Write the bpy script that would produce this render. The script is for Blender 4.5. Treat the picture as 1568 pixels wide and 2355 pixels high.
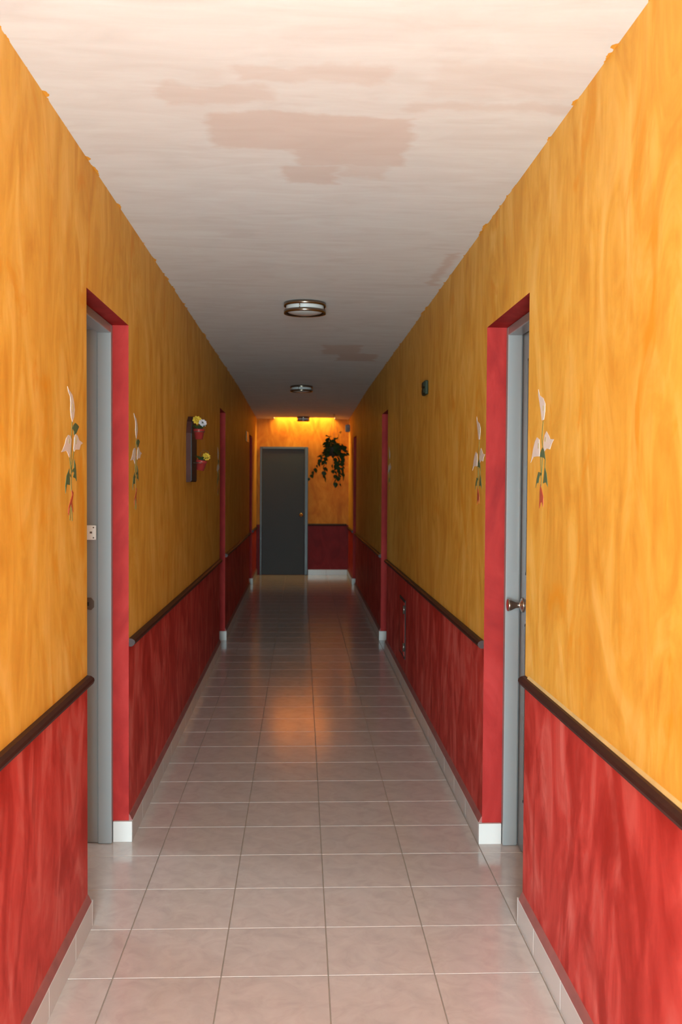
import bpy, bmesh, math, random
from mathutils import Vector, Matrix

for o in list(bpy.data.objects):
    bpy.data.objects.remove(o)
S = bpy.context.scene
C = S.collection
PI = math.pi
random.seed(7)

# ------------------------------------------------------------------ camera
cam = bpy.data.cameras.new('camera')
cam_o = bpy.data.objects.new('camera', cam)
C.objects.link(cam_o)
cam.sensor_fit = 'VERTICAL'
cam.sensor_height = 36.0
cam.lens = 2269.9 / 2355 * 36.0
cam.clip_start = 0.05
R_ = Vector((0.99916842, -0.04032449, 0.00603435))
U_ = Vector((-0.00477135, 0.03134417, 0.99949726))
F_ = Vector((0.04049336, 0.99869489, -0.0311257))
cam_o.matrix_world = Matrix(((R_.x, U_.x, -F_.x, 0), (R_.y, U_.y, -F_.y, 0),
                             (R_.z, U_.z, -F_.z, 1.5405), (0, 0, 0, 1)))
cam.dof.use_dof = True
cam.dof.focus_distance = 3.3
cam.dof.aperture_fstop = 6.5
S.camera = cam_o

# ------------------------------------------------------------------ world, lights, exposure
w = bpy.data.worlds.new('world')
S.world = w
w.use_nodes = True
w.node_tree.nodes['Background'].inputs[0].default_value = (0.75, 0.85, 1.0, 1)
w.node_tree.nodes['Background'].inputs[1].default_value = 0.02
S.view_settings.view_transform = 'Standard'
S.view_settings.look = 'None'
S.view_settings.gamma = 1.0
S.view_settings.use_curve_mapping = False
S.view_settings.exposure = 0.0


def area(name, loc, target, sx, sy, power, color=(1, 1, 1), spread=180):
    l = bpy.data.lights.new(name, 'AREA')
    l.shape = 'RECTANGLE'
    l.size = sx
    l.size_y = sy
    l.energy = power
    l.color = color
    l.spread = math.radians(spread)
    o = bpy.data.objects.new(name, l)
    C.objects.link(o)
    o.location = loc
    d = Vector(target) - Vector(loc)
    o.rotation_euler = d.to_track_quat('-Z', 'Y').to_euler()
    return o


# daylight of the bright entrance hall, entering at the near mouth of the corridor (behind the camera)
area('entrance_daylight', (-0.16, -2.10, 1.15), (-0.16, 10, 1.15), 1.08, 2.1, 640, (0.65, 0.94, 1.02))
# lamp strip in the recess above the end wall
area('recess_lamp', (0.05, 16.04, 2.74), (0.05, 16.17, 2.2), 0.92, 0.12, 17.5, (1.0, 0.84, 0.30))
# windows of the rooms behind the open doors on the left
area('room_window_daylight', (-3.4, 4.9, 1.7), (0, 3.5, 0.7), 0.8, 1.2, 45, (0.80, 0.95, 1.0))
area('room_window_daylight', (-3.4, 10.4, 1.7), (0, 9.0, 0.6), 0.7, 1.2, 9, (0.80, 0.92, 1.0))
area('room_window_daylight', (-3.4, 15.4, 1.7), (0, 14.2, 0.6), 0.7, 1.2, 4, (0.80, 0.92, 1.0))

# ------------------------------------------------------------------ dimensions
XL, XR, HC = -0.728, 0.778, 2.626      # wall planes, ceiling height
YB, YE = -2.2, 16.18                   # near and far ends
WT = 0.20                              # wall thickness
DOORS = [(3.39, 4.205), (8.88, 9.53), (13.95, 14.70)]
DOORS_R = [(3.37, 4.142)] + DOORS[1:]
HD = 2.19
T = 1 / 3
TX0, TY0 = -0.2412 - 2 * T, 3.0292     # tile grid


def zr(y):                             # the dado line sinks a little towards the far end
    return 0.875 - 0.006 * y


# ------------------------------------------------------------------ materials
def new_mat(name):
    m = bpy.data.materials.new(name)
    m.use_nodes = True
    nt = m.node_tree
    return m, nt, nt.nodes['Principled BSDF']


def plain(name, col, rough=0.5, metal=0.0, noise=0.08, scale=20, spec=0.5):
    m, nt, b = new_mat(name)
    n = nt.nodes.new('ShaderNodeTexNoise')
    n.inputs['Scale'].default_value = scale
    n.inputs['Detail'].default_value = 3
    tc = nt.nodes.new('ShaderNodeTexCoord')
    nt.links.new(tc.outputs['Object'], n.inputs['Vector'])
    r = nt.nodes.new('ShaderNodeMix')
    r.data_type = 'RGBA'
    r.inputs[6].default_value = [c * (1 - noise) for c in col] + [1]
    r.inputs[7].default_value = [min(1, c * (1 + noise)) for c in col] + [1]
    nt.links.new(n.outputs['Fac'], r.inputs[0])
    nt.links.new(r.outputs[2], b.inputs['Base Color'])
    b.inputs['Roughness'].default_value = rough
    b.inputs['Metallic'].default_value = metal
    b.inputs['Specular IOR Level'].default_value = spec
    return m


class NT:
    def __init__(self, nt):
        self.nt = nt

    def node(self, t, **kw):
        n = self.nt.nodes.new(t)
        for k, v in kw.items():
            setattr(n, k, v)
        return n

    def link(self, a, b):
        self.nt.links.new(a, b)

    def pos(self, scale=(1, 1, 1), loc=(0, 0, 0)):
        g = self.node('ShaderNodeNewGeometry')
        mp = self.node('ShaderNodeMapping')
        mp.inputs['Scale'].default_value = scale
        mp.inputs['Location'].default_value = loc
        self.link(g.outputs['Position'], mp.inputs['Vector'])
        return mp.outputs[0]

    def noise(self, vec, scale, detail=4, dist=0.0, rough=0.55):
        n = self.node('ShaderNodeTexNoise')
        n.inputs['Scale'].default_value = scale
        n.inputs['Detail'].default_value = detail
        n.inputs['Distortion'].default_value = dist
        n.inputs['Roughness'].default_value = rough
        self.link(vec, n.inputs['Vector'])
        return n.outputs['Fac']

    def ramp(self, fac, stops, interp='LINEAR'):
        r = self.node('ShaderNodeValToRGB')
        r.color_ramp.interpolation = interp
        els = r.color_ramp.elements
        while len(els) < len(stops):
            els.new(0.5)
        for e, (p, c) in zip(els, stops):
            e.position = p
            e.color = (*c, 1) if len(c) == 3 else c
        self.link(fac, r.inputs[0])
        return r.outputs[0]

    def mix(self, fac, a, b, mode='MIX'):
        m = self.node('ShaderNodeMix', data_type='RGBA', blend_type=mode)
        for s, i in ((a, 6), (b, 7)):
            if isinstance(s, tuple):
                m.inputs[i].default_value = (*s, 1)
            else:
                self.link(s, m.inputs[i])
        if isinstance(fac, (int, float)):
            m.inputs[0].default_value = fac
        else:
            self.link(fac, m.inputs[0])
        return m.outputs[2]

    def math(self, op, a, b=None, c=None, clamp=False):
        m = self.node('ShaderNodeMath', operation=op, use_clamp=clamp)
        for i, s in enumerate((a, b, c)):
            if s is None:
                continue
            if isinstance(s, (int, float)):
                m.inputs[i].default_value = s
            else:
                self.link(s, m.inputs[i])
        return m.outputs[0]

    def bump(self, h, strength, dist, bsdf):
        b = self.node('ShaderNodeBump')
        b.inputs['Strength'].default_value = strength
        b.inputs['Distance'].default_value = dist
        self.link(h, b.inputs['Height'])
        self.link(b.outputs[0], bsdf.inputs['Normal'])


def wash(name, dark, mid, light, deep, deep_lo, deep_hi, rough=0.55, seed=0.0, loc=(0, 0, 0)):
    """brushed colour wash: vertical streaks with soft blotches"""
    m, nt, b = new_mat(name)
    k = NT(nt)
    v = k.pos((2.6, 2.6, 1.15), (loc[0] + seed, loc[1] + seed, loc[2]))
    a = k.noise(v, 1.7, 5, 1.9, 0.55)
    col = k.ramp(a, [(0.30, dark), (0.5, mid), (0.70, light)])
    v2 = k.pos((3.0, 3.0, 0.7), (seed + 3.1, seed, 0.4))
    s = k.noise(v2, 6.5, 5, 0.8, 0.6)
    st = k.ramp(s, [(0.35, (0.88, 0.82, 0.78)), (0.62, (1, 1, 1))])
    col = k.mix(0.6, col, st, 'MULTIPLY')
    v3 = k.pos((1.5, 1.5, 0.8), (seed + 7.7, seed + 2.2, 1.4))
    d = k.noise(v3, 2.6, 4, 1.6, 0.55)
    dm = k.ramp(d, [(deep_lo, (0, 0, 0)), (deep_hi, (1, 1, 1))])
    col = k.mix(k.math('MULTIPLY', dm, 0.75), col, deep)
    k.link(col, b.inputs['Base Color'])
    b.inputs['Roughness'].default_value = rough
    b.inputs['Specular IOR Level'].default_value = 0.12
    h = k.math('ADD', k.math('MULTIPLY', a, 0.5), k.math('MULTIPLY', k.noise(k.pos(), 28, 3), 0.3))
    k.bump(h, 0.35, 0.006, b)
    return m


M = {}
M['yellow'] = wash('yellow_wash', (0.64, 0.280, 0.034), (0.74, 0.37, 0.055), (0.82, 0.455, 0.105),
                   (0.68, 0.255, 0.014), 0.58, 0.70)
M['red'] = wash('red_wash', (0.38, 0.023, 0.017), (0.54, 0.052, 0.041), (0.64, 0.125, 0.105),
                (0.32, 0.016, 0.010), 0.50, 0.64, seed=5.3)
M['end_yellow_shaded'] = wash('end_wall_yellow_shaded', (0.48, 0.125, 0.007), (0.60, 0.180, 0.011), (0.70, 0.245, 0.020),
                       (0.52, 0.115, 0.006), 0.60, 0.78, seed=2.2)  # wall yellow deepened: the far end's dimmer, warmer light put into the colour
M['end_red_shaded'] = wash('end_wall_red_shaded', (0.16, 0.006, 0.006), (0.20, 0.008, 0.008), (0.23, 0.012, 0.012),
                    (0.14, 0.006, 0.006), 0.6, 0.8, seed=4.1)  # dado red darkened, the end wall's shade put into the colour
M['red_trim'] = wash('red_trim', (0.25, 0.011, 0.010), (0.32, 0.017, 0.014), (0.38, 0.027, 0.023),
                     (0.23, 0.009, 0.009), 0.6, 0.8, rough=0.6, seed=9.1)


def ceiling_mat():
    m, nt, b = new_mat('ceiling_paint')
    k = NT(nt)
    g = k.node('ShaderNodeNewGeometry')
    sep = k.node('ShaderNodeSeparateXYZ')
    k.link(g.outputs['Position'], sep.inputs[0])
    nx = k.noise(k.pos((1, 3, 1)), 4.0, 5)
    ny = k.noise(k.pos((1, 1, 1), (4, 9, 0)), 5.0, 5)
    X = k.math('ADD', sep.outputs[0], k.math('MULTIPLY', k.math('SUBTRACT', nx, 0.5), 0.16))
    Y = k.math('ADD', sep.outputs[1], k.math('MULTIPLY', k.math('SUBTRACT', ny, 0.5), 0.20))

    def box(x0, x1, y0, y1, s=0.028):
        def edge(v, lo, hi):
            a = k.math('DIVIDE', k.math('SUBTRACT', v, lo), s, clamp=True)
            c = k.math('DIVIDE', k.math('SUBTRACT', hi, v), s, clamp=True)
            return k.math('MULTIPLY', a, c)
        return k.math('MULTIPLY', edge(X, x0, x1), edge(Y, y0, y1))
    # streaked limewash
    a = k.noise(k.pos((1.2, 3.6, 1)), 2.4, 6, 1.0)
    col = k.ramp(a, [(0.3, (0.655, 0.595, 0.575)), (0.5, (0.695, 0.645, 0.630)), (0.72, (0.73, 0.695, 0.682))])
    st = k.noise(k.pos((1.0, 9, 1)), 3.0, 4, 0.6)
    col = k.mix(0.3, col, k.ramp(st, [(0.35, (0.9, 0.87, 0.86)), (0.65, (1, 1, 1))]), 'MULTIPLY')
    # patches painted over in a pinker beige
    first = None
    for (x0, x1, y0, y1, f) in [(-0.20, 0.24, 2.60, 2.74, 0.55), (-0.42, -0.08, 2.74, 2.90, 0.60),
                                (-0.31, 0.36, 2.94, 3.30, 0.85), (-0.02, 0.36, 3.24, 3.46, 0.80),
                                (-0.08, 0.14, 3.44, 3.66, 0.80), (0.12, 0.30, 3.42, 3.58, 0.6),
                                (0.30, 0.90, 2.84, 2.92, 0.5), (0.33, 0.95, 2.55, 2.82, 0.28),
                                (0.16, 0.50, 7.9, 8.5, 1.1), (0.30, 0.66, 8.4, 8.95, 1.2),
                                (0.68, 0.76, 4.7, 5.5, 0.9)]:
        bx = k.math('MULTIPLY', box(x0, x1, y0, y1), f)
        first = bx if first is None else k.math('MAXIMUM', first, bx)
    col = k.mix(k.math('MULTIPLY', first, 0.62, clamp=True), col, (0.58, 0.42, 0.36))
    # wall paint smeared over the edge of the ceiling
    e = k.math('SUBTRACT', 0.753, k.math('ABSOLUTE', k.math('SUBTRACT', sep.outputs[0], 0.025)))
    n = k.noise(k.pos((1, 1, 1), (1, 2, 3)), 7.0, 5, 0.8)
    lim = k.math('MULTIPLY', k.math('SUBTRACT', n, 0.53), 0.09)
    em = k.math('LESS_THAN', e, lim)
    col = k.mix(em, col, (0.72, 0.31, 0.035))
    k.link(col, b.inputs['Base Color'])
    b.inputs['Roughness'].default_value = 0.75
    b.inputs['Specular IOR Level'].default_value = 0.2
    k.bump(k.math('ADD', a, k.noise(k.pos(), 30, 3)), 0.12, 0.003, b)
    return m


M['ceiling'] = ceiling_mat()


def tile_mat():
    m, nt, b = new_mat('floor_tile')
    k = NT(nt)
    tc = k.node('ShaderNodeTexCoord')
    oi = k.node('ShaderNodeObjectInfo')
    add = k.node('ShaderNodeVectorMath', operation='ADD')
    k.link(tc.outputs['Object'], add.inputs[0])
    cmb = k.node('ShaderNodeCombineXYZ')
    k.link(k.math('MULTIPLY', oi.outputs['Random'], 37.0), cmb.inputs[0])
    k.link(k.math('MULTIPLY', oi.outputs['Random'], 11.0), cmb.inputs[1])
    k.link(cmb.outputs[0], add.inputs[1])
    a = k.noise(add.outputs[0], 12, 6, 1.0, 0.6)
    col = k.ramp(a, [(0.3, (0.47, 0.375, 0.345)), (0.5, (0.52, 0.42, 0.385)), (0.72, (0.555, 0.455, 0.42))])
    wv = k.node('ShaderNodeTexWave', wave_type='BANDS', bands_direction='DIAGONAL')
    wv.inputs['Scale'].default_value = 3.2
    wv.inputs['Distortion'].default_value = 6
    wv.inputs['Detail'].default_value = 3
    k.link(tc.outputs['Object'], wv.inputs['Vector'])
    col = k.mix(k.math('MULTIPLY', k.math('POWER', wv.outputs['Fac'], 5.0), 0.20), col, (0.42, 0.35, 0.325))
    var = k.math('ADD', k.math('MULTIPLY', oi.outputs['Random'], 0.08), 0.96)
    col = k.mix(1.0, col, k.ramp(var, [(0, (0, 0, 0)), (1, (1, 1, 1))]), 'MULTIPLY')
    k.link(col, b.inputs['Base Color'])
    b.inputs['Roughness'].default_value = 0.15
    b.inputs['Specular IOR Level'].default_value = 0.7
    k.bump(k.noise(tc.outputs['Object'], 14, 2), 0.05, 0.002, b)
    return m


M['tile'] = tile_mat()
M['grout'] = plain('grout', (0.34, 0.25, 0.20), 0.8)
M['base_tile'] = plain('skirting_tile', (0.54, 0.475, 0.45), 0.25, noise=0.04, scale=9, spec=0.35)
M['mortar'] = plain('skirting_mortar', (0.26, 0.075, 0.065), 0.7, noise=0.3, scale=14)
M['rail'] = plain('dark_rail_wood', (0.040, 0.013, 0.010), 0.45, noise=0.35, scale=30, spec=0.2)
M['caulk'] = plain('caulk', (0.60, 0.39, 0.15), 0.7, noise=0.3, scale=12)
M['steel'] = plain('grey_enamel', (0.258, 0.252, 0.254), 0.25, noise=0.03, scale=5, spec=0.3)
M['leaf_paint'] = plain('door_leaf_enamel', (0.19, 0.18, 0.182), 0.2, noise=0.04, scale=5, spec=0.4)
M['panel_reflection'] = plain('door_panel_enamel', (0.10, 0.072, 0.062), 0.25, noise=0.1, scale=6, spec=0.3)  # dark brown paints the dark reflection in the door panels
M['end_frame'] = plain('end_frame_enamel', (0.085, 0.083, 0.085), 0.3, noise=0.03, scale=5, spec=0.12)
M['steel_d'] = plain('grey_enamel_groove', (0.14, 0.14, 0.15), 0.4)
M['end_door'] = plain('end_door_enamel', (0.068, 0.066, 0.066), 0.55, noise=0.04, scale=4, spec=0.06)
M['nickel'] = plain('satin_nickel', (0.50, 0.44, 0.38), 0.20, 1.0, noise=0.03)
M['bronze'] = plain('brushed_bronze', (0.30, 0.22, 0.16), 0.22, 1.0, noise=0.05)
M['brass'] = plain('brass', (0.75, 0.55, 0.28), 0.2, 1.0, noise=0.03)
M['brown_metal'] = plain('brown_metal', (0.17, 0.12, 0.095), 0.35, 0.7)
M['dark'] = plain('dark_recess', (0.015, 0.012, 0.011), 0.6)
M['white_box'] = plain('white_enamel', (0.78, 0.77, 0.76), 0.3, noise=0.02)
M['glass_white'] = plain('opal_glass', (0.50, 0.46, 0.44), 0.35, noise=0.02, spec=0.2)
M['lily_white'] = plain('lily_white_paint', (0.70, 0.56, 0.50), 0.6, noise=0.12, scale=40)
M['lily_green'] = plain('lily_green_paint', (0.075, 0.115, 0.045), 0.6, noise=0.3, scale=40)
M['lily_stem'] = plain('lily_stem_paint', (0.20, 0.18, 0.04), 0.6, noise=0.2, scale=40)
M['lily_red'] = plain('ribbon_red_paint', (0.42, 0.060, 0.02), 0.6, noise=0.3, scale=40)
M['lily_spadix'] = plain('spadix_paint', (0.42, 0.33, 0.10), 0.6, noise=0.2, scale=40)
M['board'] = plain('dark_board', (0.030, 0.028, 0.032), 0.5, noise=0.5, scale=14, spec=0.2)
M['board_side'] = plain('board_edge', (0.055, 0.016, 0.012), 0.6, noise=0.3, scale=14, spec=0.1)
M['pot'] = plain('red_pot', (0.26, 0.022, 0.018), 0.3, noise=0.08, spec=0.4)
M['soil'] = plain('dark_moss', (0.02, 0.025, 0.012), 0.9)
M['petal_y'] = plain('yellow_petal', (0.50, 0.29, 0.03), 0.6, spec=0.1)
M['petal_w'] = plain('white_petal', (0.50, 0.42, 0.43), 0.6, spec=0.1)
M['leaf'] = plain('dark_leaf', (0.030, 0.046, 0.012), 0.5, noise=0.35, scale=25, spec=0.15)
M['vine'] = plain('vine_stem', (0.05, 0.045, 0.02), 0.6)
M['basket'] = plain('dark_basket', (0.035, 0.022, 0.014), 0.7)
M['green_box'] = plain('dark_green_plastic', (0.022, 0.026, 0.014), 0.5, spec=0.12)
M['grey_box'] = plain('grey_plastic', (0.15, 0.15, 0.17), 0.5, spec=0.2)
M['plaque'] = plain('varnished_plaque', (0.42, 0.17, 0.035), 0.12, noise=0.15)
M['room'] = plain('room_plaster', (0.42, 0.36, 0.30), 0.8)
M['room_floor'] = plain('room_floor', (0.40, 0.33, 0.30), 0.4)
M['sky_shaft'] = plain('shaft_plaster', (0.74, 0.44, 0.14), 0.7)

# ------------------------------------------------------------------ mesh builder


class MB:
    def __init__(self):
        self.v, self.f, self.mi, self.sm = [], [], [], []

    def add(self, vs, fs, mi=0, smooth=False):
        n = len(self.v)
        self.v += [tuple(p) for p in vs]
        for q in fs:
            self.f.append(tuple(n + i for i in q))
            self.mi.append(mi)
            self.sm.append(smooth)
        return self

    def quad(self, a, b, c, d, mi=0):
        return self.add([a, b, c, d], [(0, 1, 2, 3)], mi)

    def box(self, x0, x1, y0, y1, z0, z1, ch=0.0, mi=0):
        """box, with all edges chamfered when ch > 0"""
        if ch <= 0:
            vs = [(x0, y0, z0), (x1, y0, z0), (x1, y1, z0), (x0, y1, z0),
                  (x0, y0, z1), (x1, y0, z1), (x1, y1, z1), (x0, y1, z1)]
            return self.add(vs, [(0, 3, 2, 1), (4, 5, 6, 7), (0, 1, 5, 4), (1, 2, 6, 5), (2, 3, 7, 6), (3, 0, 4, 7)], mi)
        bm = bmesh.new()
        bmesh.ops.create_cube(bm, size=1.0)
        for q in bm.verts:
            q.co = Vector(((x0 + x1) / 2 + q.co.x * (x1 - x0), (y0 + y1) / 2 + q.co.y * (y1 - y0),
                           (z0 + z1) / 2 + q.co.z * (z1 - z0)))
        bmesh.ops.bevel(bm, geom=list(bm.edges), offset=ch, segments=2 if ch > 0.003 else 1, profile=0.5, affect='EDGES')
        bm.verts.index_update()
        self.add([q.co[:] for q in bm.verts], [[q.index for q in fc.verts] for fc in bm.faces], mi)
        bm.free()
        return self

    def prism(self, pts, axis, a, b, mi=0):
        """extrude a 2-D outline along an axis from a to b; pts are in the other two axes, in order"""
        def p(u, w, t):
            return {'x': (t, u, w), 'y': (u, t, w), 'z': (u, w, t)}[axis]
        n = len(pts)
        vs = [p(u, w, a) for u, w in pts] + [p(u, w, b) for u, w in pts]
        fs = [tuple(range(n))[::-1], tuple(range(n, 2 * n))]
        fs += [(i, (i + 1) % n, n + (i + 1) % n, n + i) for i in range(n)]
        return self.add(vs, fs, mi)

    def lathe(self, prof, o=(0, 0, 0), axis='z', n=32, mi=0):
        """prof: list of (radius, height) along the axis from o"""
        rows = []
        vs = []
        for r, h in prof:
            row = []
            for i in range(n):
                c, s = math.cos(2 * PI * i / n) * r, math.sin(2 * PI * i / n) * r
                q = {'z': (c, s, h), 'x': (h, c, s), 'y': (s, h, c)}[axis]
                row.append(len(vs))
                vs.append((o[0] + q[0], o[1] + q[1], o[2] + q[2]))
            rows.append(row)
        fs = []
        for a, b in zip(rows, rows[1:]):
            for i in range(n):
                j = (i + 1) % n
                fs.append((a[i], a[j], b[j], b[i]))
        return self.add(vs, fs, mi, True)

    def tube(self, pts, r, n=6, mi=0, r1=None):
        pts = [Vector(p) for p in pts]
        vs, fs, rows = [], [], []
        for i, p in enumerate(pts):
            d = (pts[min(i + 1, len(pts) - 1)] - pts[max(i - 1, 0)]).normalized()
            u = d.orthogonal().normalized()
            if abs(d.z) < 0.95:
                u = d.cross(Vector((0, 0, 1))).normalized()
            else:
                u = d.cross(Vector((1, 0, 0))).normalized()
            w_ = d.cross(u)
            rr = r if r1 is None else r + (r1 - r) * i / max(1, len(pts) - 1)
            rows.append(range(len(vs), len(vs) + n))
            for k in range(n):
                a = 2 * PI * k / n
                vs.append(p + (u * math.cos(a) + w_ * math.sin(a)) * rr)
        for a, b in zip(rows, rows[1:]):
            for i in range(n):
                j = (i + 1) % n
                fs.append((a[i], a[j], b[j], b[i]))
        fs.append(tuple(rows[0])[::-1])
        fs.append(tuple(rows[-1]))
        return self.add(vs, fs, mi, True)

    def mesh(self, name, mats):
        me = bpy.data.meshes.new(name)
        me.from_pydata(self.v, [], self.f)
        for m in (mats if isinstance(mats, (list, tuple)) else [mats]):
            me.materials.append(m)
        for p, i, s in zip(me.polygons, self.mi, self.sm):
            p.material_index = i
            p.use_smooth = s
        bm = bmesh.new()
        bm.from_mesh(me)
        bmesh.ops.recalc_face_normals(bm, faces=bm.faces)
        bm.to_mesh(me)
        bm.free()
        return me

    def build(self, name, mats, parent=None, loc=None):
        return link(name, self.mesh(name, mats), parent, loc)


def link(name, me, parent=None, loc=None):
    o = bpy.data.objects.new(name, me)
    C.objects.link(o)
    if parent is not None:
        o.parent = parent
    if loc is not None:
        o.location = loc
    return o


def thing(name, label, cat, loc=(0, 0, 0), group=None):
    o = bpy.data.objects.new(name, None)
    o.empty_display_size = 0.1
    C.objects.link(o)
    o.location = loc
    return tag(o, label, cat, group)


def tag(o, label, cat, group=None):
    o['label'] = label
    o['category'] = cat
    if group:
        o['group'] = group
    return o


def struct(o, label=None):
    o['kind'] = 'structure'
    if label:
        o['label'] = label
    return o


def copy_tree(o, parent=None):
    c = o.copy()
    C.objects.link(c)
    if parent is not None:
        c.parent = parent
    for ch in list(o.children):
        copy_tree(ch, c)
    return c

LILY_L = {'flowers':[[(3.1119,1.8305),(3.1215,1.8248),(3.1539,1.8154),(3.1771,1.8098),(3.2004,1.7865),(3.2104,1.7639),(3.1999,1.7417),(3.1778,1.7229),(3.1597,1.7372),(3.1501,1.7596),(3.1536,1.7828),(3.148,1.8015),(3.1238,1.8146)],[(3.1223,1.6801),(3.1467,1.679),(3.1631,1.6682),(3.1571,1.6468),(3.1487,1.6292),(3.1337,1.6106),(3.1136,1.6225),(3.0977,1.6296),(3.0623,1.6266),(3.03,1.6238),(3.0508,1.6337),(3.0782,1.6515),(3.0942,1.669)],[(3.2224,1.6873),(3.2484,1.6836),(3.2747,1.6689),(3.2971,1.6668),(3.3262,1.6619),(3.2925,1.6556),(3.2745,1.6389),(3.248,1.6381),(3.2219,1.6373),(3.1988,1.6297),(3.1921,1.6402),(3.1991,1.658),(3.2026,1.6757)]],'leaves':[[(3.2185,1.7234),(3.2488,1.7192),(3.2708,1.7135),(3.253,1.7036),(3.2311,1.6907),(3.1993,1.6833),(3.1995,1.695),(3.1776,1.7036),(3.1887,1.7139)],[(3.2002,1.6054),(3.2214,1.5882),(3.2273,1.5686),(3.2339,1.5351),(3.2167,1.5449),(3.1844,1.5487),(3.1998,1.5624),(3.1787,1.57),(3.1982,1.578)],[(3.1333,1.5753),(3.1332,1.5581),(3.1411,1.5409),(3.1393,1.5236),(3.1006,1.5257),(3.0844,1.4975),(3.0807,1.5201),(3.0969,1.5521)]],'stems':[[(3.172,1.7245),(3.163,1.6547),(3.158,1.5775),(3.1614,1.5042)],[(3.1378,1.6117),(3.1538,1.5736)],[(3.1962,1.6306),(3.162,1.5679)],[(3.1653,1.481),(3.1398,1.4123)],[(3.1653,1.481),(3.1712,1.4091)],[(3.1332,1.5581),(3.1561,1.5515)],[(3.1914,1.5721),(3.162,1.5641)]],'ribbon':[(3.1614,1.5081),(3.1864,1.5001),(3.182,1.4846),(3.1693,1.4693),(3.1816,1.4457),(3.1857,1.4358),(3.165,1.452),(3.1527,1.4639),(3.132,1.4509),(3.1252,1.4282),(3.1172,1.4361),(3.1223,1.4531),(3.1487,1.4755),(3.1695,1.4906)],'spadix':[[(3.181,1.7811),(3.1782,1.7558)],[(3.1319,1.6688),(3.1301,1.6534)],[(3.2266,1.6767),(3.223,1.655)]]}
LILY_R = {'flowers':[[(3.2242,1.8457),(3.2076,1.8255),(3.1574,1.812),(3.1319,1.7934),(3.1328,1.768),(3.1463,1.7415),(3.1727,1.7413),(3.188,1.7719),(3.2064,1.8011),(3.2248,1.827)],[(3.2359,1.6895),(3.2042,1.6816),(3.1992,1.6609),(3.1974,1.6254),(3.2366,1.6264),(3.2848,1.6256),(3.321,1.6071),(3.3014,1.6299),(3.2863,1.6544),(3.2631,1.6765)],[(3.1112,1.7031),(3.0815,1.689),(3.063,1.6765),(3.0175,1.6737),(3.0446,1.6607),(3.065,1.6444),(3.1084,1.6486),(3.1338,1.6403),(3.1472,1.6553),(3.1465,1.67),(3.1326,1.6914)]],'leaves':[[(3.1607,1.654),(3.1377,1.644),(3.1213,1.6126),(3.1439,1.6204),(3.1935,1.6234),(3.1865,1.6381)],[(3.1276,1.5908),(3.1044,1.5687),(3.0921,1.5415),(3.0877,1.5271),(3.1103,1.5415),(3.1473,1.5377),(3.1372,1.5616)],[(3.2104,1.5751),(3.183,1.5693),(3.2015,1.5526),(3.2086,1.5395),(3.2321,1.5376),(3.2472,1.5223),(3.2329,1.5527)]],'stems':[[(3.1559,1.7384),(3.17,1.6875),(3.1567,1.6502)],[(3.1858,1.6232),(3.1705,1.5488),(3.1767,1.521)],[(3.1591,1.6226),(3.1648,1.5858),(3.1699,1.5673)],[(3.1213,1.6126),(3.1275,1.589)],[(3.2024,1.5713),(3.1676,1.5655)]],'ribbon':[(3.1812,1.534),(3.1573,1.5119),(3.1413,1.4937),(3.1434,1.4624),(3.1594,1.4786),(3.1744,1.4746),(3.1927,1.4555),(3.1902,1.4836),(3.1878,1.5116)],'spadix':[[(3.1539,1.7878),(3.1553,1.7714)],[(3.2113,1.6688),(3.2143,1.652)],[(3.1176,1.6852),(3.1242,1.6709)]]}

# ------------------------------------------------------------------ walls
def openings(x):
    return DOORS if x < 0 else DOORS_R


def solids(x):
    out, y = [], YB
    for a, b in openings(x):
        out.append((y, a))
        y = b
    out.append((y, YE))
    return out


def side_wall(name, x, s, label):
    m = MB()                       # materials: 0 yellow, 1 red, 2 red trim, 3 back
    xb = x + s * WT
    for (y0, y1) in solids(x):
        m.quad((x, y0, 0), (x, y1, 0), (x, y1, zr(y1)), (x, y0, zr(y0)), 1)
        n = max(1, int((y1 - y0) / 1.0))
        for i in range(n):
            a, b = y0 + (y1 - y0) * i / n, y0 + (y1 - y0) * (i + 1) / n
            m.quad((x, a, zr(a)), (x, b, zr(b)), (x, b, HC), (x, a, HC), 0)
        m.quad((xb, y0, 0), (xb, y1, 0), (xb, y1, HC), (xb, y0, HC), 3)
    for (a, b) in openings(x):
        m.quad((x, a, HD), (x, b, HD), (x, b, HC), (x, a, HC), 0)
        m.quad((xb, a, HD), (xb, b, HD), (xb, b, HC), (xb, a, HC), 3)
        m.quad((x, a, 0), (xb, a, 0), (xb, a, HD), (x, a, HD), 2)
        m.quad((x, b, 0), (xb, b, 0), (xb, b, HD), (x, b, HD), 2)
        m.quad((x, a, HD), (xb, a, HD), (xb, b, HD), (x, b, HD), 2)
    m.quad((x, YB, 0), (xb, YB, 0), (xb, YB, HC), (x, YB, HC), 0)
    m.quad((x, YE, 0), (xb, YE, 0), (xb, YE, HC), (x, YE, HC), 3)
    m.quad((x, YB, HC), (xb, YB, HC), (xb, YE, HC), (x, YE, HC), 3)
    o = m.build(name, [M['yellow'], M['red'], M['red_trim'], M['room']])
    return struct(o, label)


side_wall('wall_left', XL, -1, 'left corridor wall in orange yellow wash over a red dado')
side_wall('wall_right', XR, 1, 'right corridor wall in orange yellow wash over a red dado')

SX0, SX1, SY0 = -0.44, 0.54, 15.88      # skylight slot in the ceiling at the far end
ZB = 2.553                              # underside of the dropped band around the slot
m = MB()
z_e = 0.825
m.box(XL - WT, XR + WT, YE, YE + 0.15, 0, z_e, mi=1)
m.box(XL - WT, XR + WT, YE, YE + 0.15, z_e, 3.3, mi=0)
struct(m.build('wall_end', [M['end_yellow_shaded'], M['end_red_shaded']]), 'end wall lit from above, yellow over a red dado')

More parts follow.
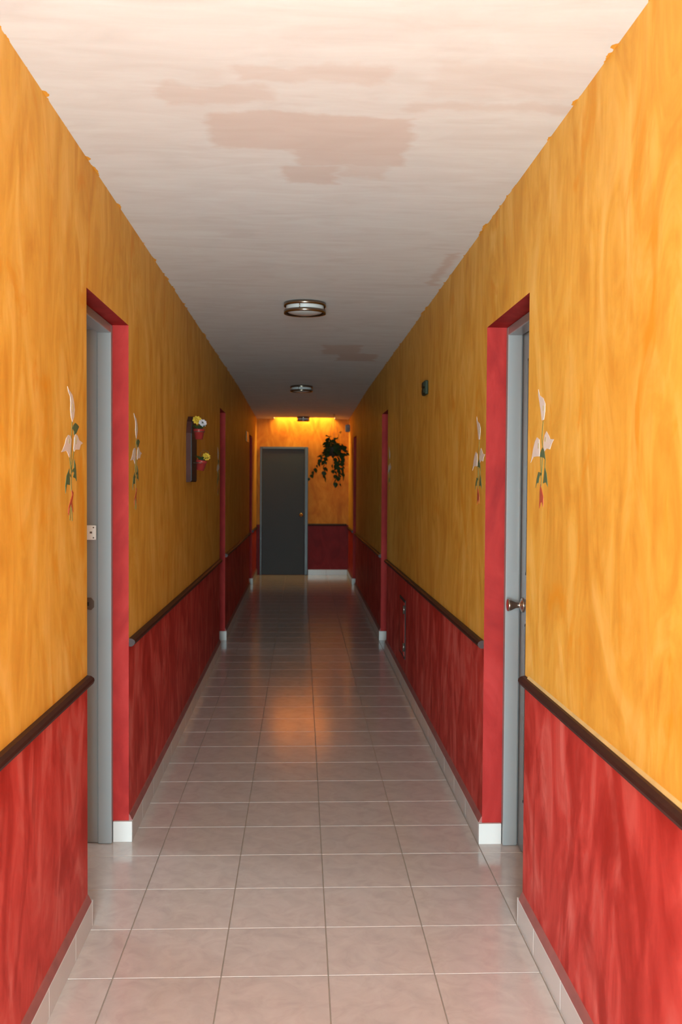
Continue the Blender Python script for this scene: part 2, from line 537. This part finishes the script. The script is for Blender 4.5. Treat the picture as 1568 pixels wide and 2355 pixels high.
# ceiling slab, sinking slightly towards the far end and leaving the slot open
def zc(y):
    return HC - max(0.0, (y - 11.6) / (YE - 11.6)) * (HC - ZB)


m = MB()
TOP = HC + 0.12


def slab(x0, x1, y0, y1):
    vs = [(x0, y0, zc(y0)), (x1, y0, zc(y0)), (x1, y1, zc(y1)), (x0, y1, zc(y1)),
          (x0, y0, TOP), (x1, y0, TOP), (x1, y1, TOP), (x0, y1, TOP)]
    m.add(vs, [(0, 3, 2, 1), (4, 5, 6, 7), (0, 1, 5, 4), (1, 2, 6, 5), (2, 3, 7, 6), (3, 0, 4, 7)])


slab(XL - WT, XR + WT, YB, 11.6)
slab(XL - WT, XR + WT, 11.6, SY0)
slab(XL - WT, SX0, SY0, YE)
slab(SX1, XR + WT, SY0, YE)
struct(m.build('ceiling', M['ceiling']), 'pinkish white limewashed corridor ceiling with patched brush strokes')
m = MB()
for (a, b) in [((SX0, SY0), (SX1, SY0)), ((SX0, SY0), (SX0, YE)), ((SX1, SY0), (SX1, YE))]:
    m.quad((*a, HC + 0.12), (*b, HC + 0.12), (*b, 3.3), (*a, 3.3))
m.box(SX0 - 0.03, SX1 + 0.03, SY0 - 0.03, YE, 3.3, 3.33)
struct(m.build('window_1', M['sky_shaft']), 'shaft of the skylight above the end wall')

# ------------------------------------------------------------------ floor and its tiles
m = MB()
m.box(XL - WT, XR + WT, YB, YE, -0.05, -0.0035)
floor = struct(m.build('floor', M['grout']), 'glossy pinkish beige tiled corridor floor')


def tile_mesh(wx, wy):
    t = MB()
    g, c = 0.0018, 0.0012
    x0, x1, y0, y1 = -wx / 2 + g, wx / 2 - g, -wy / 2 + g, wy / 2 - g
    vs = [(x0, y0, -0.0034), (x1, y0, -0.0034), (x1, y1, -0.0034), (x0, y1, -0.0034),
          (x0, y0, -0.0012), (x1, y0, -0.0012), (x1, y1, -0.0012), (x0, y1, -0.0012),
          (x0 + 0.0004, y0 + c, 0), (x1 - 0.0004, y0 + c, 0), (x1 - 0.0004, y1 - c, 0), (x0 + 0.0004, y1 - c, 0)]
    fs = [(8, 9, 10, 11)]
    for i in range(4):
        j = (i + 1) % 4
        fs += [(i, j, 4 + j, 4 + i), (4 + i, 4 + j, 8 + j, 8 + i)]
    return t.add(vs, fs).mesh('tile', M['tile'])


full = tile_mesh(T, T)
wr = 0.955 - (TX0 + 5 * T)
part_r = tile_mesh(wr, T)
j0, j1 = -7, 39
yl = YE - (TY0 + j1 * T)
last = tile_mesh(T, yl)
last_r = tile_mesh(wr, yl)
for j in range(j0, j1 + 1):
    for i in range(6):
        endrow = j == j1
        wy = yl if endrow else T
        me = (last_r if endrow else part_r) if i == 5 else (last if endrow else full)
        wx = wr if i == 5 else T
        link('tile', me, floor, (TX0 + i * T + wx / 2, TY0 + j * T + wy / 2, 0))
# the floor nearer the entrance, behind the camera, is laid with the same tiles in one sheet
m = MB()
y_n = TY0 + j0 * T
for i in range(6):
    x0 = TX0 + i * T
    wx = wr if i == 5 else T
    y = y_n
    while y > YB + 0.01:
        ya = max(YB, y - T)
        m.box(x0 + 0.0016, x0 + wx - 0.0016, ya + 0.0016, y - 0.0016, -0.0034, 0.0)
        y = ya
o = m.build('tile_rows', M['tile'], floor)
o['kind'] = 'stuff'

# ------------------------------------------------------------------ skirting
BH, BT = 0.088, 0.016


def skirting(name, x, s, label):
    """s is +1 when the room lies at larger x than the wall"""
    root = struct(bpy.data.objects.new(name, None), label)
    C.objects.link(root)
    for (y0, y1) in solids(x):
        ys = [y0]
        k = math.ceil((y0 - TY0 - 0.11) / T)
        while TY0 + 0.11 + k * T < y1 - 0.03:
            if TY0 + 0.11 + k * T > y0 + 0.03:
                ys.append(TY0 + 0.11 + k * T)
            k += 1
        ys.append(y1)
        for a, b in zip(ys, ys[1:]):
            if b < 0.5:
                continue
            xa, xb = sorted((x, x + s * BT))
            MB().box(xa, xb, a + 0.0008, b - 0.0008, 0.0, BH, 0.0012).build('baseboard_tile', M['base_tile'], root)
        ya = max(0.5, y0)
        if y1 > 0.6:
            MB().prism([(x, BH), (x + s * BT * 0.9, BH), (x + s * 0.004, BH + 0.022), (x, BH + 0.026)], 'y', ya + 0.002, y1 - 0.002).build(
                'mortar_bead', M['mortar'], root)
    for (a, b) in openings(x):      # returns on the two reveals of every doorway
        xa, xb = sorted((x + s * BT, x - s * (0.064 if s > 0 else 0.080)))
        MB().box(xa, xb, b - BT, b - 0.0004, 0.0, BH, 0.0012).build('baseboard_tile', M['base_tile'], root)
        MB().box(xa, xb, a + 0.0004, a + BT, 0.0, BH, 0.0012).build('baseboard_tile', M['base_tile'], root)
    return root


skirting('baseboard_left', XL, 1, 'white tile skirting along the left wall')
skirting('baseboard_right', XR, -1, 'white tile skirting along the right wall')
eb = struct(bpy.data.objects.new('baseboard_end', None), 'white tile skirting right of the grey end door')
C.objects.link(eb)
for a, b in ((0.118, 0.417), (0.417, XR - BT - 0.001)):
    MB().box(a + 0.001, b - 0.001, YE - BT, YE, 0.0, BH, 0.0015).build('baseboard_tile', M['base_tile'], eb)

# ------------------------------------------------------------------ dado rails
RAIL = [(0, -0.017), (0.012, -0.017), (0.022, -0.010), (0.026, 0.0), (0.024, 0.009), (0.014, 0.016), (0, 0.018)]
tn = 1


def dado(x, s, y0, y1, label, caulk=False):
    global tn
    pts = [(x + s * u, v) for u, v in RAIL]
    n = len(pts)
    vs = [(u, y0, v + zr(y0)) for u, v in pts] + [(u, y1, v + zr(y1)) for u, v in pts]
    m = MB().add(vs, [tuple(range(n))[::-1], tuple(range(n, 2 * n))] + [(i, (i + 1) % n, n + (i + 1) % n, n + i) for i in range(n)])
    o = struct(m.build('trim_%d' % tn, M['rail']), label)
    tn += 1
    if caulk:
        c = MB()
        q = [(0.0, 0.017), (0.006, 0.017), (0.002, 0.025), (0, 0.026)]
        vs = [(x + s * u, y0 + 0.02, v + zr(y0)) for u, v in q] + [(x + s * u, y1 - 0.05, v + zr(y1)) for u, v in q]
        c.add(vs, [(3, 2, 1, 0), (4, 5, 6, 7)] + [(i, (i + 1) % 4, 4 + (i + 1) % 4, 4 + i) for i in range(4)])
        c.build('caulk_line', M['caulk'], o)


names = ['nearest stretch', 'stretch between the first and second doorways', 'stretch between the second and third doorways', 'last stretch']
for x, s, side in ((XL, 1, 'left'), (XR, -1, 'right')):
    for (a, b), nm in zip(solids(x), names):
        dado(x, s, max(a, 0.3) - (0 if a < 0.3 else -0.004), b - (0.004 if b < YE else 0.002), 'dark wooden dado rail on the %s wall, %s' % (side, nm), side == 'right' and nm == names[0])
m = MB().prism([(YE - u, v + 0.825) for u, v in RAIL], 'x', 0.115, XR - 0.028)
struct(m.build('trim_%d' % tn, M['rail']), 'dark wooden dado rail on the end wall')

# ------------------------------------------------------------------ doors on the side walls
FW = 0.037
FRAME_AT = {-1: (0.066, 0.058, 0.177), 1: (0.082, 0.060, 0.197)}   # left, right:     start depth, face width, end depth


def frame(root, x, s, a, b):
    """grey steel frame in the opening a..b; s = direction away from the corridor"""
    f = MB()
    f0, fw, f1 = FRAME_AT[s]
    xa, xb = sorted((x + s * f0, x + s * (f0 + fw)))
    xc, xd = sorted((x + s * (f0 + fw), x + s * f1))
    for (xl, xr, d) in ((xa, xb, FW), (xc, xd, FW - 0.013)):
        f.box(xl, xr, b - d, b, 0.001, HD - 0.001, 0.004)
        f.box(xl, xr, a, a + d, 0.001, HD - 0.001, 0.004)
        f.box(xl, xr, a + d, b - d, HD - d, HD - 0.001, 0.004)
    return f.build('door_frame', M['steel'], root)


def knob(root, x, s, y, z):
    """s = direction towards the viewer side of the leaf along x"""
    k = MB().lathe([(0, 0), (0.031, 0), (0.031, 0.004), (0.026, 0.007), (0.014, 0.009), (0.012, 0.020), (0.013, 0.030), (0.019, 0.042),
                    (0.024, 0.052), (0.0255, 0.060), (0.024, 0.064), (0.019, 0.065), (0, 0.0652)], axis='x', n=24)
    if s < 0:
        k.v = [(-p[0], p[1], p[2]) for p in k.v]
    return k.build('door_knob', M['nickel'], root, (x, y, z))


def leaf(root, x, s, a, b, mat):
    """closed leaf whose corridor face is at x; s = away from the corridor"""
    g = FW + 0.003 - 0.013
    y0, y1 = a + g, b - g
    xa, xb = sorted((x, x + s * 0.038))
    lf = MB().box(xa, xb, y0, y1, 0.006, HD - g, 0.002).build('door_leaf', mat, root)
    for (z0, z1) in ((0.22, 0.96), (1.16, 2.045)):
        yy0, yy1 = y0 + 0.11, y1 - 0.115
        r = MB()
        t = 0.014
        for (p0, p1, q0, q1) in ((yy0, yy1, z0, z0 + t), (yy0, yy1, z1 - t, z1), (yy0, yy0 + t, z0, z1), (yy1 - t, yy1, z0, z1)):
            xa2, xb2 = sorted((x - s * 0.004, x + s * 0.001))
            r.box(xa2, xb2, p0, p1, q0, q1, 0.0015)
        r.build('panel_moulding', M['panel_reflection'], lf)
        xa2, xb2 = sorted((x - s * 0.0012, x + s * 0.001))
        MB().box(xa2, xb2, yy0 + 0.04, yy1 - 0.04, z0 + 0.04, z1 - 0.04, 0.001).build('door_panel', M['panel_reflection'], lf)
    return lf


door_no = 1
ordinal = ['first', 'second', 'third']
for x, s, side in ((XL, -1, 'left'), (XR, 1, 'right')):
    for i, (a, b) in enumerate(openings(x)):
        is_open = side == 'left'
        lab = {True: 'open grey steel door in the %s doorway on the left', False: 'closed grey steel door in the %s doorway on the right'}[is_open] % ordinal[i]
        d = struct(bpy.data.objects.new('door_%d' % door_no, None), lab)
        C.objects.link(d)
        door_no += 1
        fr = frame(d, x, s, a, b)
        if is_open:
            # leaf swung back into the room on its hinges at the near jamb
            lf = MB().box(x - WT - 0.76, x - WT - 0.005, a + 0.002, a + 0.040, 0.006, HD - 0.04, 0.002).build('door_leaf', M['steel'], d)
            yj = b - FW + 0.013
            if i == 0:
                lk = MB().box(-0.904, -0.8565, yj - 0.020, yj, 1.289, 1.350, 0.002).build('lock_keeper', M['white_box'], d)
                lk['label'] = 'white lock plate'
                for z in (1.298, 1.341):
                    MB().lathe([(0, 0), (0.0032, 0), (0.0028, -0.0014), (0, -0.0016)], axis='y', n=12).build('screw', M['brown_metal'], lk, (-0.8665, yj - 0.020, z))
                MB().box(-0.882, -0.872, yj - 0.0206, yj - 0.0198, 1.316, 1.324, 0.0003).build('keyhole', M['brown_metal'], lk)
                MB().box(-0.904, -0.897, yj - 0.006, yj, 1.352, 1.362, 0.001).build('hinge_bit', M['brown_metal'], d)
                MB().box(-0.904, -0.899, yj - 0.006, yj, 1.277, 1.287, 0.001).build('hinge_bit', M['brown_metal'], d)
                sp = MB().prism([(-0.904, 0.998), (-0.880, 0.992), (-0.868, 1.004), (-0.868, 1.030), (-0.880, 1.045), (-0.904, 1.045)], 'y', yj - 0.004, yj).build('strike_plate', M['brown_metal'], d)
                sp['label'] = 'brown metal strike plate'
                MB().box(-0.902, -0.889, yj - 0.0046, yj - 0.0038, 1.010, 1.026, 0.0002).build('latch_hole', M['dark'], sp)
        else:
            xf = x + s * (0.082 + 0.060 + 0.003)
            leaf(d, xf, s, a, b, M['leaf_paint'])
            knob(d, xf, -s, b - 0.085, 1.030)

# ------------------------------------------------------------------ end door
ed = struct(bpy.data.objects.new('door_7', None), 'grey steel door closing the far end of the corridor')
C.objects.link(ed)
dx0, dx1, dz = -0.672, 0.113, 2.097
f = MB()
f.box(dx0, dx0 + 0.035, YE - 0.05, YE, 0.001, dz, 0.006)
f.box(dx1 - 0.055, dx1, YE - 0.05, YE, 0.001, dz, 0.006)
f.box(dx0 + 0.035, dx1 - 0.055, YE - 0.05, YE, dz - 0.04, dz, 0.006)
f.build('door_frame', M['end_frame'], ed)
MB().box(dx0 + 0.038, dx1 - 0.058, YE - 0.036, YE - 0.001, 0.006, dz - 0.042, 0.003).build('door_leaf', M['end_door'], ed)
k = MB().lathe([(0, 0), (0.034, 0), (0.034, -0.005), (0.013, -0.010), (0.013, -0.03), (0.028, -0.042), (0.031, -0.055), (0.024, -0.068), (0, -0.072)], axis='y', n=20)
k.build('door_knob', M['brass'], ed, (0.002, YE - 0.036, 0.987))

# ------------------------------------------------------------------ rooms seen through the open doors
for i, (a, b) in enumerate(DOORS):
    x1, x0 = XL - WT - 0.004, -3.9
    y0, y1 = a - 0.35, b + 2.6
    if i == 2:
        y1 = b + 2.2
    m = MB()
    z1 = 2.55
    m.quad((x0, y0, 0), (x1, y0, 0), (x1, y1, 0), (x0, y1, 0), 1)
    m.quad((x0, y0, z1), (x1, y0, z1), (x1, y1, z1), (x0, y1, z1))
    m.quad((x0, y0, 0), (x0, y1, 0), (x0, y1, z1), (x0, y0, z1))
    m.quad((x0, y0, 0), (x1, y0, 0), (x1, y0, z1), (x0, y0, z1))
    m.quad((x0, y1, 0), (x1, y1, 0), (x1, y1, z1), (x0, y1, z1))
    m.quad((x1, y0, 0), (x1, a, 0), (x1, a, z1), (x1, y0, z1))
    m.quad((x1, b, 0), (x1, y1, 0), (x1, y1, z1), (x1, b, z1))
    m.quad((x1, a, HD), (x1, b, HD), (x1, b, z1), (x1, a, z1))
    struct(m.build('wall_side_room', [M['room'], M['room_floor']]), 'plain plaster shell of the room behind the %s open door' % ordinal[i])

# ------------------------------------------------------------------ ceiling lights


def ring(r, z, h, t):
    return MB().lathe([(r - t, z), (r, z), (r, z + h), (r - t, z + h), (r - t, z)], n=48)


def ceiling_light(y, x, zc, r, label):
    t = thing('ceiling_light', label, 'light', (x, y, zc), 'round ceiling lights')
    k = r / 0.128
    MB().lathe([(0, 0), (0.100 * k, 0), (0.100 * k, -0.008), (0, -0.008)], n=40).build('base_plate', M['bronze'], t)
    MB().lathe([(0.112 * k, -0.004), (0.115 * k, -0.02), (0.115 * k, -0.050), (0.100 * k, -0.062), (0.06 * k, -0.071), (0, -0.074)], n=40).build('diffuser', M['glass_white'], t)
    ring(r, -0.025, 0.020, 0.007 * k).build('metal_band', M['bronze'], t)
    ring(r, -0.069, 0.020, 0.007 * k).build('metal_band', M['bronze'], t)
    for q in range(3):
        an = math.radians(-105 + 120 * q)
        px, py = (r - 0.004) * math.cos(an), (r - 0.004) * math.sin(an)
        MB().lathe([(0, -0.052), (0.003, -0.052), (0.003, -0.02), (0, -0.02)], n=8).build('post', M['bronze'], t, (px, py, 0))
    return t


ceiling_light(6.05, 0.018, HC, 0.128, 'nearest of the round ceiling lights with two bronze bands around white glass')
ceiling_light(11.30, -0.001, HC, 0.128, 'middle ceiling light, round with two metal bands, in the dim part of the corridor')
ceiling_light(15.74, 0.030, zc(15.74) - 0.001, 0.102, 'farthest small ceiling light, dark against the glowing yellow end wall')

# ------------------------------------------------------------------ painted lilies on the walls


def lily(data, x, s, dy, dz, label):
    """flat painting: outlines in (y, z) on the wall plane x; s = direction into the corridor"""
    t = thing('lily_painting', label, 'mural', (x, 3.19 + dy, 1.62 + dz), 'painted calla lilies beside the doorways')

    def loc(p):
        return (p[0] - 3.19, p[1] - 1.62)

    def flat(pts, name, mat, h):
        xa, xb = sorted((s * 0.0003, s * h))
        bm = bmesh.new()
        vs = [bm.verts.new((xb if s > 0 else xa, *loc(p))) for p in pts]
        bm.faces.new(vs)
        r = bmesh.ops.extrude_face_region(bm, geom=list(bm.faces))
        for q in r['geom']:
            if isinstance(q, bmesh.types.BMVert):
                q.co.x = s * 0.0003
        bmesh.ops.triangulate(bm, faces=list(bm.faces))
        bmesh.ops.recalc_face_normals(bm, faces=bm.faces)
        me = bpy.data.meshes.new(name)
        bm.to_mesh(me)
        bm.free()
        me.materials.append(mat)
        return link(name, me, t)

    def line(pts, wd, name, mat, h, parent=None):
        m = MB()
        for p, q in zip(pts, pts[1:]):
            p, q = Vector(loc(p)), Vector(loc(q))
            d = (q - p).normalized()
            n = Vector((-d.y, d.x)) * wd / 2
            o4 = [p + n, q + n, q - n, p - n]
            m.prism([(v.x, v.y) for v in o4], 'x', s * 0.0003, s * h)
        return m.build(name, mat, parent or t)
    for st in data['stems']:
        line(st, 0.0075, 'stem', M['lily_stem'], 0.0010)
    for pts in data['leaves']:
        flat(pts, 'leaf', M['lily_green'], 0.0012)
    for pts, sp in zip(data['flowers'], data['spadix']):
        fl = flat(pts, 'flower', M['lily_white'], 0.0014)
        line(sp, 0.008, 'spadix', M['lily_spadix'], 0.0018, fl)
    flat(data['ribbon'], 'ribbon', M['lily_red'], 0.0016)
    return t


lily(LILY_L, XL, 1, 0, 0, 'white calla lilies painted on the left wall just before the open first doorway')
lily(LILY_L, XL, 1, 1.22, 0.0, 'white calla lilies painted on the left wall just past the open first doorway')
lily(LILY_R, XR, -1, 0, 0, 'white calla lilies painted on the right wall just before the closed first door')
lily(LILY_R, XR, -1, 1.14, -0.015, 'white calla lilies painted on the right wall just past the closed first door')
lily(LILY_R, XR, -1, 5.52, 0.0, 'faint calla lilies painted on the right wall at the second doorway')
lily(LILY_L, XL, 1, 5.52, 0.0, 'faint calla lilies painted on the left wall at the second doorway')

# ------------------------------------------------------------------ planter board with two red pots
pb = thing('wall_planter', 'dark wooden plant board hung on the left wall, with two red pots on it', 'planter', (XL, 6.45, 1.735))
ol = [(-0.165, -0.205), (0.165, -0.205), (0.165, 0.105), (0.125, 0.180), (0.06, 0.215), (-0.06, 0.215), (-0.125, 0.180), (-0.165, 0.105)]
MB().prism(ol, 'x', 0.0005, 0.030).build('board', M['board_side'], pb)
MB().prism([(p[0] * 0.95, p[1] * 0.965) for p in ol], 'x', 0.030, 0.034).build('board_face', M['board'], pb)
POTS = [(0.074, -0.09, 0.068, 0.0), (0.077, -0.05, -0.130, 0.16)]
for (px, py, pz, tilt) in POTS:
    rg = [(px + 0.037 * math.cos(2 * PI * q / 20), py + 0.037 * math.sin(2 * PI * q / 20), pz + 0.048) for q in range(21)]
    MB().tube(rg, 0.0022, 5).tube([(0.034, py, pz + 0.048), (px - 0.036, py, pz + 0.048)], 0.0025, 5).build('pot_ring', M['brown_metal'], pb)


def petal_flower(n, r, mat_c, mat_p, name, parent, loc, tilt):
    fl = MB()
    for q in range(n):
        a = 2 * PI * q / n
        c, s_ = math.cos(a), math.sin(a)
        w_ = r * 0.36
        pts = [(0.15 * r, -w_ * 0.4, 0), (0.6 * r, -w_, 0.10 * r), (r, -w_ * 0.4, 0.05 * r), (r, w_ * 0.4, 0.05 * r), (0.6 * r, w_, 0.10 * r), (0.15 * r, w_ * 0.4, 0)]
        vs = [(x * c - y * s_, x * s_ + y * c, z) for x, y, z in pts] + [(x * c - y * s_, x * s_ + y * c, z - 0.0015) for x, y, z in pts]
        fl.add(vs, [(0, 1, 2, 3, 4, 5), (11, 10, 9, 8, 7, 6)] + [(i, (i + 1) % 6, 6 + (i + 1) % 6, 6 + i) for i in range(6)], 0)
    fl.lathe([(0.30 * r, 0), (0.28 * r, 0.12 * r), (0.15 * r, 0.2 * r), (0, 0.22 * r)], n=12, mi=1)
    o = fl.build(name, [mat_p, mat_c], parent, loc)
    o.rotation_euler = tilt
    return o


for idx, (px, py, pz, tilt) in enumerate(POTS):
    t = thing('flower_pot', ['upper red flower pot on the wall board, holding a yellow and a white bloom',
                             'lower red flower pot on the wall board, tilted, holding one yellow bloom'][idx], 'flower pot',
              (XL + px, 6.45 + py, 1.735 + pz))
    t.rotation_euler = (0, tilt, 0)
    MB().lathe([(0, 0), (0.024, 0), (0.033, 0.050), (0.0365, 0.050), (0.0365, 0.066), (0.032, 0.066), (0.030, 0.054), (0, 0.054)], n=28).build('pot', M['pot'], t)
    MB().lathe([(0.031, 0.052), (0.026, 0.066), (0.014, 0.074), (0, 0.076)], n=14).build('moss', M['soil'], t)
    specs = [[((-0.012, -0.004, 0.122), 0.030, 'y'), ((0.024, -0.010, 0.104), 0.026, 'w')], [((0.026, -0.006, 0.094), 0.026, 'y')]][idx]
    for (lc, r, c) in specs:
        MB().tube([(0, 0, 0.06), (lc[0] * 0.6, lc[1] * 0.6, 0.06 + (lc[2] - 0.06) * 0.6), lc], 0.002, 5).build('stem', M['vine'], t)
        petal_flower(9, r, M['petal_y'] if c == 'y' else M['petal_w'], M['petal_y'] if c == 'y' else M['petal_w'], 'flower', t, lc, (1.15, 0.25, 0.2))
        petal_flower(7, r * 0.75, M['petal_y'] if c == 'y' else M['soil'], M['petal_y'] if c == 'y' else M['petal_w'], 'flower', t, (lc[0], lc[1] - 0.006, lc[2] + 0.002), (1.0, 0.0, 0.9))
    for q in range(7):
        a = 2 * PI * q / 7 + 0.4
        l = 0.05
        c, s_ = math.cos(a), math.sin(a)
        base = (0.008 * c, 0.008 * s_, 0.062)
        lf = MB().add([(0, 0, 0), (l * 0.4, -0.011, 0.022), (l, 0, 0.030), (l * 0.4, 0.011, 0.022), (l * 0.45, 0, 0.017)],
                      [(0, 1, 4), (1, 2, 4), (2, 3, 4), (3, 0, 4)])
        o = lf.build('leaf', M['leaf'], t, base)
        o.rotation_euler = (0, 0, a)
    if idx == 1:
        MB().tube([(-0.01, 0, 0.065), (-0.016, -0.004, 0.11), (0.0, -0.006, 0.133), (0.028, -0.008, 0.128), (0.04, -0.01, 0.118)], 0.0016, 5).build('tendril', M['vine'], t)

# ------------------------------------------------------------------ small fittings on the walls
g = thing('sounder_box', 'small dark green box high on the right wall past the first door', 'wall box', (XR, 6.13, 2.122))
MB().box(-0.022, -0.0003, -0.075, 0.075, -0.043, 0.043, 0.006).build('housing', M['green_box'], g)
for z in (0.020, -0.020):
    MB().box(-0.027, -0.0215, -0.055, 0.055, z - 0.015, z + 0.015, 0.004).build('cover', M['green_box'], g)
g = thing('speaker_box', 'small grey box high on the right wall beside the hanging plant', 'wall box', (XR, 15.85, 2.39))
MB().box(-0.075, -0.0003, -0.035, 0.035, -0.06, 0.06, 0.018).build('housing', M['grey_box'], g)
MB().lathe([(0, -0.037), (0.024, -0.0365), (0.024, -0.034), (0, -0.034)], axis='y', n=20).build('grille', M['grey_box'], g, (-0.038, 0, -0.01))
g = thing('wall_plaque', 'small glossy orange plaque high on the left wall before the third doorway', 'plaque', (XL, 13.25, 2.125))
MB().box(0.0003, 0.014, -0.22, 0.22, -0.07, 0.07, 0.004).build('plate', M['plaque'], g)
MB().box(0.0135, 0.016, -0.19, 0.19, -0.048, 0.048, 0.001).build('inset', M['plaque'], g)
g = thing('access_hatch', 'red painted hatch with dark gaps low on the right wall before the second doorway', 'hatch', (XR, 7.45, 0.44))
MB().box(-0.006, -0.0003, -0.20, 0.20, -0.22, 0.22, 0.002).build('hatch_frame', M['dark'], g)
MB().box(-0.0085, -0.005, -0.165, 0.155, -0.20, 0.20, 0.001).build('hatch_door', M['red'], g)
for z in (0.15, -0.13):
    MB().lathe([(0, -0.03), (0.008, -0.03), (0.008, 0.03), (0, 0.03)], n=12).build('hinge', M['brown_metal'], g, (-0.012, -0.178, z))

# ------------------------------------------------------------------ hanging plant
PX, PY = 0.50, 15.12
hp = thing('hanging_plant', 'dark trailing leafy plant hanging from the ceiling right of the end door', 'plant', (PX, PY, HC))


def leaf_mesh(l, wd, fold):
    m = MB()
    pts = [(0, 0), (0.10, 0.34), (0.28, 0.5), (0.55, 0.40), (0.80, 0.18), (1.0, 0.0)]
    top = [(x * l, y * wd, -fold * abs(y) - 0.12 * l * x * x) for x, y in pts]
    bot = [(x * l, -y * wd, -fold * abs(y) - 0.12 * l * x * x) for x, y in pts[1:-1]]
    mid = [(x * l, 0, -0.12 * l * x * x) for x, y in pts]
    vs = mid + top[1:-1] + bot
    fs = []
    for i in range(5):
        for side in (0, 1):
            def idx_(k):
                return k if k in (0, 5) else 6 + side * 4 + (k - 1)
            q = [i, i + 1, idx_(i + 1), idx_(i)]
            q2 = []
            for e in q:
                if e not in q2:
                    q2.append(e)
            fs.append(tuple(q2))
    m.add(vs, fs)
    return m.mesh('leaf', M['leaf'])


LM = [leaf_mesh(0.085, 0.075, 0.02), leaf_mesh(0.070, 0.060, 0.03), leaf_mesh(0.10, 0.080, 0.015)]
rnd = random.Random(3)
MB().lathe([(0, -0.70), (0.075, -0.70), (0.115, -0.58), (0.118, -0.565), (0.108, -0.565), (0.10, -0.58), (0, -0.59)], n=28).build('pot', M['basket'], hp)
hb = MB().lathe([(0, -0.002), (0.012, -0.002), (0.012, -0.012), (0.004, -0.02), (0, -0.02)], n=12)
hb.build('hook', M['brown_metal'], hp)
for q in range(3):
    a = 2 * PI * q / 3 + 0.5
    MB().tube([(0, 0, -0.018), (0.112 * math.cos(a), 0.112 * math.sin(a), -0.57)], 0.0016, 5).build('hanger_wire', M['brown_metal'], hp)


def put_leaf(p, yaw, pitch, roll, sc):
    o = link('leaf', rnd.choice(LM), hp, p)
    o.rotation_euler = (roll, pitch, yaw)
    o.scale = (sc, sc, sc)


# dense crown over the pot: stems arch out, leaves along them
for q in range(13):
    a = 2 * PI * q / 13 + rnd.uniform(-0.2, 0.2)
    R0 = rnd.uniform(0.10, 0.21)
    hgt = rnd.uniform(0.02, 0.20)
    pts = []
    for k in range(6):
        u = k / 5
        pts.append((R0 * u * math.cos(a), R0 * u * math.sin(a) * 0.8, -0.58 + hgt * math.sin(u * 2.4) - 0.10 * u * u))
    MB().tube(pts, 0.0025, 5, r1=0.0012).build('stem', M['vine'], hp)
    for k in range(1, 6):
        for z in range(2):
            p = Vector(pts[k]) + Vector((rnd.uniform(-.03, .03), rnd.uniform(-.03, .03), rnd.uniform(-.02, .03)))
            put_leaf(p, a + rnd.uniform(-1.3, 1.3), rnd.uniform(0.1, 1.1), rnd.uniform(-0.6, 0.6), rnd.uniform(0.8, 1.25))
# taller shoots
for (ax, az) in ((-0.10, 0.12), (0.09, 0.18), (0.02, 0.10)):
    pts = [(ax * u, -0.02 * u, -0.58 + (az + 0.06) * u) for u in (0, .35, .7, 1)]
    MB().tube(pts, 0.0025, 5, r1=0.0012).build('stem', M['vine'], hp)
    for k in range(1, 4):
        for z in range(2):
            put_leaf(pts[k], rnd.uniform(0, 6.28), rnd.uniform(-0.6, 0.8), rnd.uniform(-0.6, 0.6), rnd.uniform(0.6, 0.95))
# trailing vines: end points relative to the hook
for (ex, ey, ez, n, sc) in ((-0.40, -0.02, -1.06, 10, 0.8), (-0.16, -0.06, -1.02, 8, 0.85), (-0.13, 0.05, -1.09, 6, 0.75), (0.03, -0.05, -1.13, 10, 0.9),
                            (0.07, 0.03, -1.04, 9, 0.9), (0.14, -0.03, -1.02, 11, 0.9), (0.10, 0.04, -1.18, 5, 0.6), (-0.02, -0.02, -0.95, 5, 0.8)):
    rx, ry = max(-0.16, min(0.15, ex * 0.9)), ey
    pts = []
    for k in range(9):
        u = k / 8
        pts.append((rx * min(1, u * 2.5) + (ex - rx) * u * u, ry * u, -0.56 + 0.05 * math.sin(min(1, u * 3) * PI) * (1 - u) + (ez + 0.56) * u ** 1.3))
    MB().tube(pts, 0.0022, 5, r1=0.001).build('vine', M['vine'], hp)
    for k in range(n):
        u = 0.18 + 0.82 * (k + 0.5) / n
        i = min(7, int(u * 8))
        p = Vector(pts[i]).lerp(Vector(pts[i + 1]), u * 8 - i)
        put_leaf(p, rnd.uniform(0, 6.28), rnd.uniform(0.7, 1.45), rnd.uniform(-0.5, 0.5), sc * rnd.uniform(0.95, 1.35))
